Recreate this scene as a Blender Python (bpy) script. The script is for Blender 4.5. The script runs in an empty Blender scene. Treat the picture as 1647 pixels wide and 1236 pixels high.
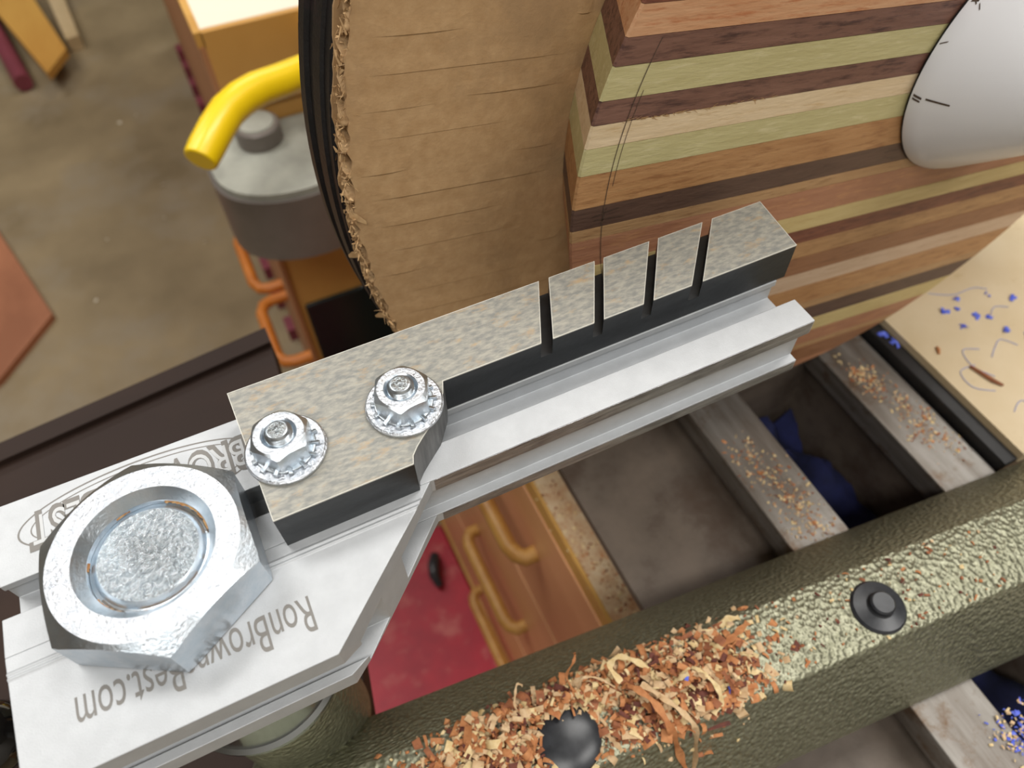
import bpy, bmesh, math, random
from mathutils import Vector, Matrix

# ------------------------------------------------------------------ frame
# Lengths below are written in units of 1.6 mm; the floor lies at FLOOR.
S = 0.0016
FLOOR = -650.0
def W(p):
    return Vector((p[0]*S, p[1]*S, (p[2]-FLOOR)*S))

scene = bpy.context.scene
COL = scene.collection

# ------------------------------------------------------------------ camera
CB = ((0.90118745, -0.43325953, -0.01213902),
      (-0.3558112, -0.72351991, -0.59153811),
      (0.2475067, 0.53740592, -0.80618566))
cd = bpy.data.cameras.new('camera')
cam = bpy.data.objects.new('camera', cd)
COL.objects.link(cam)
r_, d_, f_ = (Vector(v).normalized() for v in CB)
cam.matrix_world = Matrix.Translation(W((0, 0, 100))) @ Matrix((
    (r_[0], -d_[0], -f_[0]), (r_[1], -d_[1], -f_[1]), (r_[2], -d_[2], -f_[2]))).to_4x4()
cd.sensor_width = 36.0
cd.lens = 36.0*1198.2/1647.0
cd.clip_start = 0.005
cd.clip_end = 50
cd.dof.use_dof = True
cd.dof.focus_distance = 0.19
cd.dof.aperture_fstop = 15.0
scene.camera = cam

# ------------------------------------------------------------------ light
world = bpy.data.worlds.new('workshop_air')
scene.world = world
world.use_nodes = True
bg = world.node_tree.nodes['Background']
bg.inputs[0].default_value = (0.90, 0.93, 1.0, 1)
bg.inputs[1].default_value = 0.0   # closed room: all light comes from its lamps

def area(name, loc, target, sx, sy, energy, color):
    ld = bpy.data.lights.new(name, 'AREA')
    ld.shape = 'RECTANGLE'; ld.size = sx; ld.size_y = sy
    ld.energy = energy; ld.color = color
    o = bpy.data.objects.new(name, ld)
    COL.objects.link(o)
    o.location = loc
    o.rotation_euler = (Vector(target)-Vector(loc)).to_track_quat('-Z', 'Y').to_euler()
    return o
# the workshop's ceiling lamps, two rows of three under the 2.75 m ceiling, all alike
for nm, lx, ly in (('front_right', 1.0, -0.75), ('front_left', -0.7, -0.75), ('middle_right', 1.0, 0.5),
                   ('middle_left', -0.7, 1.1), ('back_right', 1.0, 2.7), ('back_left', -1.3, 2.7)):
    area('ceiling_lamp_'+nm+'_offscreen', (lx, ly, 2.68), (lx, ly, 0), 1.2, 0.45, 21, (1.0, 0.98, 0.945))

vs = scene.view_settings
vs.view_transform = 'Standard'
vs.look = 'None'
vs.gamma = 1.0
vs.use_curve_mapping = False
vs.exposure = 0.0

# ------------------------------------------------------------------ materials
def lin(c):
    return tuple(((x/255)/12.92 if x <= 10 else (((x/255)+0.055)/1.055)**2.4) for x in c)

def M(name, c1, c2=None, rough=0.5, metal=0.0, scale=0.2, stretch=(1, 1, 1), detail=5, lo=0.35, hi=0.65,
      c3=None, scale3=0.05, amt3=0.5, stretch3=(1, 1, 1), bump=0.0, bscale=1.0, bstretch=(1, 1, 1), bkind='noise',
      coat=0.0, spec=0.5, rvar=0.0, rot=None):
    """Noise-mixed surface. Scales are per unit of 1.6 mm, colours sRGB 0-255."""
    m = bpy.data.materials.new(name); m.use_nodes = True
    nt = m.node_tree; N = nt.nodes; L = nt.links
    b = N['Principled BSDF']
    b.inputs['Roughness'].default_value = rough
    b.inputs['Metallic'].default_value = metal
    b.inputs['Coat Weight'].default_value = coat
    b.inputs['Coat Roughness'].default_value = 0.15
    b.inputs['Specular IOR Level'].default_value = spec
    tc = N.new('ShaderNodeTexCoord')
    def coords(sc, st):
        mp = N.new('ShaderNodeMapping')
        mp.inputs['Scale'].default_value = tuple(sc*k/S for k in st)
        if rot: mp.inputs['Rotation'].default_value = rot
        L.new(tc.outputs['Object'], mp.inputs['Vector'])
        return mp.outputs['Vector']
    def noise(sc, st, det, rg=0.6):
        n = N.new('ShaderNodeTexNoise')
        n.inputs['Scale'].default_value = 1.0
        n.inputs['Detail'].default_value = det
        n.inputs['Roughness'].default_value = rg
        L.new(coords(sc, st), n.inputs['Vector'])
        return n.outputs['Fac']
    def ramp(src, a, bb):
        rr = N.new('ShaderNodeMapRange')
        rr.inputs['From Min'].default_value = a; rr.inputs['From Max'].default_value = bb
        L.new(src, rr.inputs['Value'])
        return rr.outputs['Result']
    a1 = lin(c1)+(1,)
    if c2 is None:
        b.inputs['Base Color'].default_value = a1
    else:
        f = ramp(noise(scale, stretch, detail), lo, hi)
        mx = N.new('ShaderNodeMix'); mx.data_type = 'RGBA'
        mx.inputs['A'].default_value = a1; mx.inputs['B'].default_value = lin(c2)+(1,)
        L.new(f, mx.inputs['Factor'])
        out = mx.outputs['Result']
        if c3 is not None:
            f3 = ramp(noise(scale3, stretch3, 6, 0.7), 0.62-0.22*amt3, 0.72-0.1*amt3)
            m3 = N.new('ShaderNodeMix'); m3.data_type = 'RGBA'
            m3.inputs['B'].default_value = lin(c3)+(1,)
            L.new(f3, m3.inputs['Factor']); L.new(out, m3.inputs['A'])
            out = m3.outputs['Result']
        L.new(out, b.inputs['Base Color'])
    if rvar:
        rr = N.new('ShaderNodeMapRange')
        rr.inputs['To Min'].default_value = max(0.02, rough-rvar); rr.inputs['To Max'].default_value = rough+rvar
        L.new(noise(bscale*0.4, bstretch, 3), rr.inputs['Value'])
        L.new(rr.outputs['Result'], b.inputs['Roughness'])
    if bump:
        if bkind == 'voronoi':
            v = N.new('ShaderNodeTexVoronoi'); v.feature = 'SMOOTH_F1'
            v.inputs['Scale'].default_value = 1.0; v.inputs['Smoothness'].default_value = 0.6
            L.new(coords(bscale, bstretch), v.inputs['Vector']); h = v.outputs['Distance']
        else:
            h = noise(bscale, bstretch, 4)
        bp = N.new('ShaderNodeBump')
        bp.inputs['Strength'].default_value = 1.0
        bp.inputs['Distance'].default_value = bump*S
        L.new(h, bp.inputs['Height']); L.new(bp.outputs['Normal'], b.inputs['Normal'])
    return m

MT = {}
MT['alu'] = M('anodised_aluminium', (191, 194, 197), (184, 187, 190), rough=0.5, metal=0.3, scale=0.3, bump=0.03, bscale=4)
MT['alu_cut'] = M('sawn_aluminium', (190, 190, 192), (140, 138, 140), rough=0.35, metal=0.8, scale=0.8, stretch=(0.15, 1, 1), bump=0.12, bscale=2.2, bstretch=(0.3, 1, 1))
MT['zinc'] = M('zinc_plate', (204, 210, 216), (190, 201, 210), rough=0.31, metal=1.0, scale=0.4, bump=0.05, bscale=2.0, rvar=0.08)
MT['zinc_sat'] = M('satin_zinc_plate', (216, 219, 224), (194, 200, 208), rough=0.3, metal=1.0, scale=0.9, bump=0.22, bscale=1.9, rvar=0.1)
MT['zinc_rough'] = M('hammered_zinc', (214, 220, 224), (184, 194, 200), rough=0.22, metal=1.0, scale=1.6, bump=1.1, bscale=1.15)
MT['rust'] = M('rust', (150, 96, 48), (196, 160, 112), rough=0.8, scale=1.5)
MT['slate'] = M('slate_print', (163, 160, 149), (128, 129, 125), rough=0.42, scale=0.75, stretch=(0.7, 1.7, 1), detail=12, lo=0.38, hi=0.62,
                c3=(172, 150, 120), scale3=0.26, amt3=0.3, stretch3=(0.7, 1.6, 1), bump=0.04, bscale=1.5, rot=(0, 0, 0.5))
MT['slate_edge'] = M('worn_pale_laminate_edge', (214, 212, 202), rough=0.6)
MT['black_core'] = M('black_phenolic', (26, 28, 31), (38, 41, 44), rough=0.38, scale=0.5, stretch=(0.2, 1, 1), bump=0.03, bscale=1.0)
MT['saw_grey'] = M('saw_marked_black', (98, 98, 97), (62, 62, 62), rough=0.45, scale=1.1, stretch=(1, 1, 0.12))
MT['ink'] = M('engraved_grey', (128, 125, 121), rough=0.7)
MT['inkpale'] = M('engraved_pale', (196, 198, 199), rough=0.6)
MT['chrome'] = M('chrome', (170, 176, 180), rough=0.2, metal=1.0)
MT['steel'] = M('ground_steel', (142, 138, 132), (112, 104, 96), rough=0.42, metal=0.55, scale=0.25, stretch=(1, 0.12, 1), bump=0.03, bscale=2, rvar=0.1, c3=(104, 84, 66), scale3=0.11, amt3=0.35)
MT['green'] = M('hammertone_green', (158, 158, 136), (130, 130, 108), rough=0.42, metal=0.7, scale=0.9, bump=0.5, bscale=0.9, bkind='voronoi')
MT['black_plastic'] = M('black_plastic', (36, 38, 42), (50, 52, 56), rough=0.32, scale=0.5)
MT['black_gloss'] = M('black_gloss', (12, 11, 11), rough=0.08, coat=0.5)
MT['plate'] = M('dark_cast_plate', (104, 92, 81), (82, 72, 63), rough=0.6, scale=0.06, bump=0.06, bscale=0.8, c3=(76, 60, 48), scale3=0.03, amt3=0.5)
MT['pit'] = M('navy_cloth', (30, 36, 84), (16, 20, 46), rough=0.9, scale=0.08)
MT['bench_wood'] = M('dusty_plywood', (206, 184, 150), (176, 132, 92), rough=0.8, scale=0.12, bump=0.1, bscale=0.7)
MT['bench_front'] = M('varnished_maple', (218, 162, 114), (204, 146, 98), rough=0.4, scale=0.02, stretch=(1, 0.2, 1))
MT['bench_edge'] = M('yellow_pine_edge', (204, 156, 80), (186, 136, 64), rough=0.5, scale=0.05)
MT['handle_wood'] = M('oak_pull', (196, 148, 76), (172, 122, 60), rough=0.45, scale=0.1)
MT['red'] = M('red_paint', (176, 28, 50), (158, 24, 46), rough=0.5, scale=0.05, c3=(186, 92, 88), scale3=0.045, amt3=0.45)
MT['board'] = M('cream_melamine', (208, 190, 158), (198, 178, 142), rough=0.5, scale=0.03, c3=(186, 164, 124), scale3=0.09, amt3=0.12)
MT['board_edge'] = M('black_board_edge', (34, 33, 34), (20, 20, 21), rough=0.5, scale=0.1)
MT['blue_chip'] = M('blue_plastic', (74, 92, 206), (98, 116, 216), rough=0.55, scale=0.5)
MT['blue_pale'] = M('pale_blue_plastic', (150, 160, 206), rough=0.6)
MT['card'] = M('kraft_liner', (192, 157, 114), (178, 142, 99), rough=0.85, scale=0.35, detail=8, bump=0.08, bscale=1.2, c3=(166, 134, 96), scale3=0.03, amt3=0.5)
MT['flute'] = M('kraft_flute', (196, 164, 122), (176, 140, 98), rough=0.9, scale=0.8)
MT['fibre'] = M('torn_paper_fibre', (208, 174, 128), (188, 150, 104), rough=0.9, scale=0.8)
MT['disc_black'] = M('black_lacquer', (26, 22, 22), (17, 15, 15), rough=0.42, scale=0.4, bump=0.14, bscale=1.8, coat=0.05, c3=(44, 28, 30), scale3=0.08, amt3=0.4)
MT['white'] = M('white_plastic', (242, 244, 249), rough=0.28, coat=0.15)
MT['pencil'] = M('graphite', (58, 48, 42), (92, 72, 56), rough=0.7, scale=2.0)
MT['concrete'] = M('stained_concrete', (152, 134, 102), (116, 100, 72), rough=0.62, scale=0.006, detail=8, lo=0.3, hi=0.7,
                   c3=(142, 130, 110), scale3=0.0035, amt3=0.6, bump=0.3, bscale=0.05)
MT['wall_paint'] = M('wall_paint', (196, 192, 184), (190, 186, 178), rough=0.8, scale=0.004)
MT['dark_bench'] = M('dark_stained_wood', (56, 40, 32), (42, 30, 25), rough=0.6, spec=0.2, scale=0.02, stretch=(0.3, 1, 1))
MT['tan'] = M('tan_wood', (206, 156, 84), (190, 140, 70), rough=0.5, scale=0.012, stretch=(1, 1, 0.5))
MT['side_wood'] = M('reddish_side_wood', (176, 122, 82), (156, 104, 68), rough=0.55, scale=0.012, stretch=(1, 1, 0.4))
MT['laminate_white'] = M('white_laminate', (236, 226, 206), rough=0.4)
MT['dark_panel'] = M('dark_green_glass', (14, 32, 32), rough=0.25)
MT['orange'] = M('orange_pull', (206, 124, 44), (190, 110, 38), rough=0.45, scale=0.05)
MT['grey_metal'] = M('dull_grey_metal', (130, 122, 116), (112, 104, 98), rough=0.45, metal=0.3, scale=0.02)
MT['grey_dust'] = M('dusty_metal_top', (170, 170, 158), (148, 148, 138), rough=0.7, scale=0.05)
MT['yellow'] = M('yellow_vinyl', (246, 206, 8), rough=0.38, coat=0.2)
MT['maroon'] = M('maroon_paint', (132, 58, 72), (116, 50, 62), rough=0.5, scale=0.02)
MT['tan_board'] = M('golden_board', (206, 158, 76), (190, 138, 60), rough=0.55, scale=0.012, stretch=(1, 0.2, 1))
MT['pale_board'] = M('pale_board', (200, 178, 140), (186, 162, 122), rough=0.6, scale=0.02)
MT['brown_board'] = M('red_brown_board', (172, 112, 78), (142, 88, 58), rough=0.6, scale=0.012, stretch=(1, 0.5, 1))
MT['sock'] = M('blue_cloth', (48, 52, 120), rough=0.8)
for nm, a, b2 in (('s_orange', (192, 132, 84), (166, 104, 60)), ('s_tan', (212, 184, 146), (192, 158, 116)),
                  ('s_rust', (160, 100, 64), (126, 74, 46)), ('s_cream', (226, 204, 158), (206, 178, 124)),
                  ('s_dark', (112, 58, 42), (80, 40, 32))):
    MT[nm] = M('shaving_'+nm, a, b2, rough=0.75, scale=0.6)

def wood(name, c1, c2, c3=None, amt=0.3, sc=0.6, pores=0.12):
    return M(name, c1, c2, rough=0.5, scale=sc, stretch=(0.09, 1, 1), detail=9, lo=0.32, hi=0.68,
             c3=c3, scale3=0.85, stretch3=(0.14, 1, 1), amt3=amt+0.12, bump=pores, bscale=1.5, bstretch=(0.2, 1, 1))
WD = {
 'orange': wood('orange_fir', (210, 166, 128), (196, 142, 102), (182, 118, 78), 0.35),
 'walnut': wood('walnut', (130, 94, 80), (108, 74, 62), (70, 44, 40), 0.45),
 'green': wood('poplar', (196, 187, 138), (184, 174, 124), (206, 196, 152), 0.3),
 'cream': wood('maple', (226, 204, 170), (212, 188, 150), (200, 170, 126), 0.25),
 'oak': wood('golden_oak', (186, 142, 96), (166, 120, 76), (146, 100, 62), 0.4),
 'dark': wood('dark_walnut', (98, 74, 62), (82, 60, 50), (68, 48, 42), 0.3),
 'tan': wood('pale_tan_wood', (184, 148, 106), (166, 128, 88), (142, 104, 68), 0.3),
 'red': wood('cherry', (176, 126, 96), (156, 106, 78), (186, 136, 96), 0.4),
 'straw': wood('straw_wood', (204, 184, 130), (190, 168, 114), (182, 156, 104), 0.3),
 'mahog': wood('mahogany', (132, 80, 60), (104, 58, 44), (86, 44, 36), 0.5),
 'zebra': wood('streaked_wood', (186, 146, 100), (160, 118, 78), (136, 96, 62), 0.4),
 'brown': wood('brown_wood', (154, 110, 78), (136, 92, 62), (120, 78, 52), 0.3),
 'pink': wood('pink_maple', (206, 180, 154), (190, 160, 132), (180, 148, 120), 0.3),
}

# ------------------------------------------------------------------ mesh helpers
class G:
    """verts/faces collector; face material slots optional"""
    def __init__(s): s.v = []; s.f = []; s.m = []
    def add(s, vs, fs, mi=0):
        n = len(s.v); s.v += [tuple(x) for x in vs]
        s.f += [tuple(i+n for i in f) for f in fs]; s.m += [mi]*len(fs)
        return s
    def box(s, x0, x1, y0, y1, z0, z1, mi=0):
        vs = [(x, y, z) for z in (z0, z1) for y in (y0, y1) for x in (x0, x1)]
        return s.add(vs, [(0, 2, 3, 1), (4, 5, 7, 6), (0, 1, 5, 4), (2, 6, 7, 3), (0, 4, 6, 2), (1, 3, 7, 5)], mi)
    def prism(s, poly, z0, z1, mi=0, side=None):
        """poly counter-clockwise in x,y; z0/z1 numbers"""
        n = len(poly)
        vs = [(x, y, z0) for x, y in poly]+[(x, y, z1) for x, y in poly]
        s.add(vs, [tuple(range(n-1, -1, -1)), tuple(range(n, 2*n))], mi)
        s.add(vs, [(i, (i+1) % n, n+(i+1) % n, n+i) for i in range(n)], mi if side is None else side)
        return s
    def ext_x(s, prof, xa, xb, mi=0):
        """profile (y,z) clockwise seen from +x; xa, xb are functions of y"""
        n = len(prof)
        vs = [(xa(y), y, z) for y, z in prof]+[(xb(y), y, z) for y, z in prof]
        return s.add(vs, [tuple(range(n)), tuple(range(2*n-1, n-1, -1))]+[(i, n+i, n+(i+1) % n, (i+1) % n) for i in range(n)], mi)
    def lathe(s, prof, c, axis='z', n=48, mi=0, cap0=True, cap1=True):
        """prof list of (r,h)"""
        vs = []; fs = []
        for r, h in prof:
            for k in range(n):
                a = 2*math.pi*k/n; p, q = r*math.cos(a), r*math.sin(a)
                vs.append((c[0]+p, c[1]+q, c[2]+h) if axis == 'z' else (c[0]+p, c[1]-h, c[2]+q))
        for i in range(len(prof)-1):
            for k in range(n):
                k2 = (k+1) % n
                fs.append((i*n+k, i*n+k2, (i+1)*n+k2, (i+1)*n+k))
        if cap0: fs.append(tuple(range(n-1, -1, -1)))
        if cap1: fs.append(tuple((len(prof)-1)*n+k for k in range(n)))
        return s.add(vs, fs, mi)
    def tube(s, path, r, n=10, mi=0, flat=None):
        pts = [Vector(p) for p in path]; vs = []; fs = []
        up = Vector((0, 0, 1))
        for i, p in enumerate(pts):
            t = (pts[min(i+1, len(pts)-1)]-pts[max(i-1, 0)]).normalized()
            u = t.cross(up)
            if u.length < 1e-3: u = t.cross(Vector((1, 0, 0)))
            u.normalize(); w = u.cross(t).normalized()
            rr = r[i] if isinstance(r, (list, tuple)) else r
            for k in range(n):
                a = 2*math.pi*k/n
                vs.append(p+u*rr*math.cos(a)+w*rr*math.sin(a)*(flat or 1))
        m = len(pts)
        for i in range(m-1):
            for k in range(n):
                k2 = (k+1) % n
                fs.append((i*n+k, (i+1)*n+k, (i+1)*n+k2, i*n+k2))
        fs.append(tuple(range(n))); fs.append(tuple((m-1)*n+k for k in range(n-1, -1, -1)))
        return s.add(vs, fs, mi)
    def ribbon(s, path, widths, mi=0, th=0.08):
        """thin bent strip with thickness; path pts and width vectors"""
        vs = []; fs = []
        for p, w in zip(path, widths):
            p = Vector(p); w = Vector(w)
            vs += [p-w, p+w, p+w+Vector((0, 0, th)), p-w+Vector((0, 0, th))]
        m = len(path)
        for i in range(m-1):
            for k in range(4):
                k2 = (k+1) % 4
                fs.append((i*4+k, i*4+k2, (i+1)*4+k2, (i+1)*4+k))
        fs += [(3, 2, 1, 0), tuple((m-1)*4+k for k in range(4))]
        return s.add(vs, fs, mi)

def link(name, me, parent=None):
    o = bpy.data.objects.new(name, me); COL.objects.link(o)
    if parent is not None: o.parent = parent
    return o

def mesh(name, g, mats, origin, smooth=30):
    me = bpy.data.meshes.new(name)
    me.from_pydata([((x-origin[0])*S, (y-origin[1])*S, (z-origin[2])*S) for x, y, z in g.v], [], g.f)
    for m in (mats if isinstance(mats, (list, tuple)) else [mats]): me.materials.append(MT[m] if isinstance(m, str) else m)
    me.polygons.foreach_set('material_index', g.m)
    bm = bmesh.new(); bm.from_mesh(me)
    bmesh.ops.recalc_face_normals(bm, faces=bm.faces[:])
    bm.to_mesh(me); bm.free()
    if smooth:
        me.shade_smooth(); me.set_sharp_from_angle(angle=math.radians(smooth))
    me.update()
    return me

def tag(o, label, cat=None, group=None, kind=None):
    o['label'] = label
    if cat: o['category'] = cat
    if group: o['group'] = group
    if kind: o['kind'] = kind
    return o

def thing(name, label, cat, origin, group=None):
    o = link(name, None); o.location = W(origin); o.empty_display_size = 0.01
    tag(o, label, cat, group); o['org'] = list(origin)
    return o

def part(name, g, mats, parent, bevel=0, smooth=30, label=None):
    """child mesh; coordinates are scene coordinates, the parent's origin is taken off"""
    t = parent
    org = list(t['org'])
    o = link(name, mesh(name, g, mats, org, smooth), parent)
    o['org'] = org
    if label: o['label'] = label
    if bevel: bev(o, bevel)
    return o

def solo(name, g, mats, origin, label, cat, group=None, bevel=0, smooth=30, kind=None):
    o = link(name, mesh(name, g, mats, origin, smooth)); o.location = W(origin)
    tag(o, label, cat, group, kind); o['org'] = list(origin)
    if bevel: bev(o, bevel)
    return o

def bev(o, w, seg=2):
    b = o.modifiers.new('edge', 'BEVEL'); b.width = w*S; b.segments = seg
    b.limit_method = 'ANGLE'; b.angle_limit = math.radians(35); b.harden_normals = True

def text_g(body, x_right, x_left, y_base, y_top, z, th=0.03, grow=0.0, shear=0.0):
    """lettering lying on a top face, reading from +x to -x (upside down to the camera)"""
    cu = bpy.data.curves.new('lettering', 'FONT'); cu.body = body; cu.offset = grow; cu.shear = shear
    cu.resolution_u = 4
    ob = bpy.data.objects.new('lettering_source', cu); COL.objects.link(ob)
    dg = bpy.context.evaluated_depsgraph_get()
    me = bpy.data.meshes.new_from_object(ob.evaluated_get(dg))
    xs = [v.co.x for v in me.vertices]
    x0, x1 = min(xs), max(xs)
    cap = 0.69
    g = G()
    top = [(x_right+(v.co.x-x0)/(x1-x0)*(x_left-x_right), y_base+v.co.y/cap*(y_top-y_base), z+th) for v in me.vertices]
    g.add(top, [tuple(p.vertices) for p in me.polygons])
    bpy.data.objects.remove(ob); bpy.data.meshes.remove(me); bpy.data.curves.remove(cu)
    return g

def arc_pts(cx, cy, r, a0, a1, n):
    return [(cx+r*math.cos(a0+(a1-a0)*i/n), cy+r*math.sin(a0+(a1-a0)*i/n)) for i in range(n+1)]

# ================================================================== SETTING
g = G().box(-2600, 2600, -1200, 3600, FLOOR-40, FLOOR)
o = solo('floor', g, 'concrete', (0, 0, FLOOR), 'stained brown grey concrete workshop floor', None, smooth=0, kind='structure')
HC = FLOOR+1720
for nm, bx, lb in (('wall_left', (-2600, -2560, -1200, 3600, FLOOR, HC), 'off-white workshop wall'), ('wall_right', (2560, 2600, -1200, 3600, FLOOR, HC), 'off-white workshop wall'),
                   ('wall_back', (-2560, 2560, 3560, 3600, FLOOR, HC), 'off-white workshop wall'), ('wall_front', (-2560, 2560, -1200, -1160, FLOOR, HC), 'off-white workshop wall'),
                   ('ceiling', (-2600, 2600, -1200, 3600, HC, HC+40), 'white workshop ceiling')):
    solo(nm, G().box(*bx), 'wall_paint', (bx[0], bx[2], bx[4]), lb, None, smooth=0, kind='structure')

# ================================================================== JIG ARM
arm = thing('jig_arm', 'silver aluminium jig arm with engraved lettering under the large hex nut', 'jig', (0, 58, -14))
XL, XR = -49.0, 84.8
YC = 55.6
back_prof = [(80, 0), (80, -4), (78.5, -4), (78.5, -10), (80, -10), (80, -14), (YC, -14), (YC, -11.3), (57.3, -11.3), (57.3, -3.4), (YC, -3.4),
             (YC, 0), (61.3, 0), (61.3, -1.4), (60.4, -1.4), (60.4, -5.1), (67.0, -5.1), (67.0, -1.4), (66.4, -1.4), (66.4, 0)]
g = G().ext_x(back_prof, lambda y: XL, lambda y: XR)
front_prof = [(YC, 0), (YC, -3.4), (47.6, -3.4), (47.6, -11.3), (YC, -11.3), (YC, -14), (36.9, -14), (36.9, -9.9), (38.4, -9.9), (38.4, -11.3),
              (43.0, -11.3), (43.0, -3.0), (38.4, -3.0), (38.4, -4.3), (36.9, -4.3), (36.9, 0),
              (52.1, 0), (52.45, 0.28), (52.8, 0.02), (53.15, 0.28), (53.5, 0)]
def diag(y):
    x = 11.6-(YC-y)*1.016
    return x if y > 38.2 else x-1.2*(38.2-y)
g.ext_x(front_prof, lambda y: XL+(YC-y)*0.05, diag)
part('extrusion', g, 'alu', arm, bevel=0.14)
# sawn faces: thin skins left by the saw on the narrowed arm and on the diagonal
g = G()
g.box(12.2, XR-0.3, YC-0.06, YC+0.02, -3.3, -0.15)
g.box(12.6, XR-0.3, YC-0.06, YC+0.02, -13.9, -11.5)
part('sawn_edge', g, 'alu_cut', arm, label='bright rough sawn edge of the aluminium arm')
g = text_g('RonBrownsBest.com', -10.4, -41.2, 46.4, 41.2, 0.0)
part('engraved_address', g, 'ink', arm, smooth=0, label='grey engraved web address')
def ring_g(cx, cy, rx, ry, w, z, n=96):
    gg = G(); vs = []
    for k in range(n):
        a = 2*math.pi*k/n
        vs += [(cx+rx*math.cos(a), cy+ry*math.sin(a), z), (cx+(rx-w)*math.cos(a), cy+(ry-w)*math.sin(a), z)]
    return gg.add(vs, [(2*k, 2*((k+1) % n), 2*((k+1) % n)+1, 2*k+1) for k in range(n)])
g = ring_g(-28.3, 73.5, 17.8, 5.6, 0.28, 0.02); part('engraved_oval', g, 'ink', arm, smooth=0)
g = ring_g(-28.3, 73.5, 16.0, 4.7, 0.2, 0.02); part('engraved_oval', g, 'ink', arm, smooth=0)
g = text_g("BROWN'S BEST", -12.0, -44.6, 76.3, 70.4, 0.03, grow=0.055); part('engraved_lettering', g, 'ink', arm, smooth=0)
g = text_g("BROWN'S BEST", -12.6, -44.0, 75.9, 70.9, 0.06, grow=0.0); part('engraved_lettering_fill', g, 'inkpale', arm, smooth=0)

# ================================================================== GUIDE PLATE
plate = thing('guide_plate', 'slate patterned plate with black edges and four saw slots bolted on the aluminium arm', 'plate', (35, 67, 0))
T = 7.9
YB, YF, YN = 79.0, 66.65, 54.85
PXL, PXR = -10.9, 87.0
edge_l = [(-11.6, YB), (-10.85, YN)]
nose = [(9.6, YN), (10.1, 56.2), (11.2, 57.4), (12.5, 58.5), (15.5, 60.9), (18.2, 64.6), (19.0, YF)]
slots = [((36.0, 38.1), (41.8, 43.7)), ((45.7, 47.5), (52.7, 54.5)), ((55.1, 57.0), (63.8, 65.7)), ((64.6, 66.8), (75.1, 77.2))]
def plate_poly():
    p = [edge_l[1]]+nose
    p += [(86.6, YF), (87.9, YB), edge_l[0]]
    return p
# core: lower slab full outline up to slot floor, upper blocks between the slots
ZS = 4.1
g = G().prism(plate_poly(), 0.02, ZS)
def block(xf0, xf1, xb0, xb1):
    return [(xf0, YF), (xf1, YF), (xb1, YB), (xb0, YB)]
tops = [[edge_l[1]]+nose+[(slots[0][0][0], YF), (slots[0][1][0], YB), edge_l[0]]]
for i in range(3):
    tops.append(block(slots[i][0][1], slots[i+1][0][0], slots[i][1][1], slots[i+1][1][0]))
tops.append(block(slots[3][0][1], 86.6, slots[3][1][1], 87.9))
for p in tops: g.prism(p, ZS, T-0.22)
part('black_core', g, 'black_core', plate, label='black core of the plate, seen along its edges')
for p in tops:
    g = G().prism(p, T-0.22, T, 0, 1)
    part('slate_face', g, ['slate', 'slate_edge'], plate)
# pale worn arris around each slate face
def inset(poly, w):
    n = len(poly); out = []
    for i in range(n):
        p0 = Vector(poly[i-1]); p1 = Vector(poly[i]); p2 = Vector(poly[(i+1) % n])
        a = (p1-p0).normalized(); b = (p2-p1).normalized()
        na = Vector((-a.y, a.x)); nb = Vector((-b.y, b.x)); m = (na+nb)
        m = m/max(0.3, m.length_squared/2)
        out.append(tuple(p1+m*w))
    return out
for p in tops:
    q = inset(p, 0.1); n = len(p); g = G()
    g.add([(x, y, T+0.012) for x, y in p]+[(x, y, T+0.012) for x, y in q], [(i, (i+1) % n, n+(i+1) % n, n+i) for i in range(n)])
    part('worn_arris', g, 'slate_edge', plate, smooth=0)
# grey sawn flank of the notch
g = G()
fl = [(9.6, YN)]+nose[1:]
off = [(x+0.05, y-0.05) for x, y in fl]
vs = [(x, y, 0.05) for x, y in off]+[(x, y, T-0.1) for x, y in off]
n = len(off)
g.add(vs, [(i, i+1, n+i+1, n+i) for i in range(n-1)])
part('sawn_flank', g, 'saw_grey', plate, label='grey saw-marked flank of the notch')

# ================================================================== NUTS AND BOLTS
def hex_g(c, af, h, rb, rcs, dcs, rc, rot, n=96, bottom_ch=0.0):
    a = af/2
    def hr(t):
        t = (t-rot) % (math.pi/3)-math.pi/6
        return a/math.cos(t)
    gg = G(); rings = []
    ang = [2*math.pi*k/n for k in range(n)]
    tn = math.tan(math.radians(34))
    rings.append([(rb, 0.0)]*n)
    rings.append([(rb, h-dcs)]*n)
    rings.append([(rcs, h)]*n)
    rings.append([(rc, h)]*n)
    for fr in (0.35, 0.7, 1.0):
        rings.append([(rc+(hr(t)-rc)*fr, h-max(0, (rc+(hr(t)-rc)*fr-rc))*tn) for t in ang])
    rings.append([(hr(t), 0.0) for t in ang])
    vs = []
    for rg in rings:
        for k, (r, z) in enumerate(rg):
            vs.append((c[0]+r*math.cos(ang[k]), c[1]+r*math.sin(ang[k]), c[2]+z))
    m = len(rings); fs = []
    for i in range(m):
        j = (i+1) % m
        for k in range(n):
            k2 = (k+1) % n
            fs.append((i*n+k, i*n+k2, j*n+k2, j*n+k))
    gg.add(vs, fs)
    for q in range(len(fs)):
        i = q//n
        gg.m[q] = 1 if i in (0, 1) else (2 if i == 2 else 0)
    return gg

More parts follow.
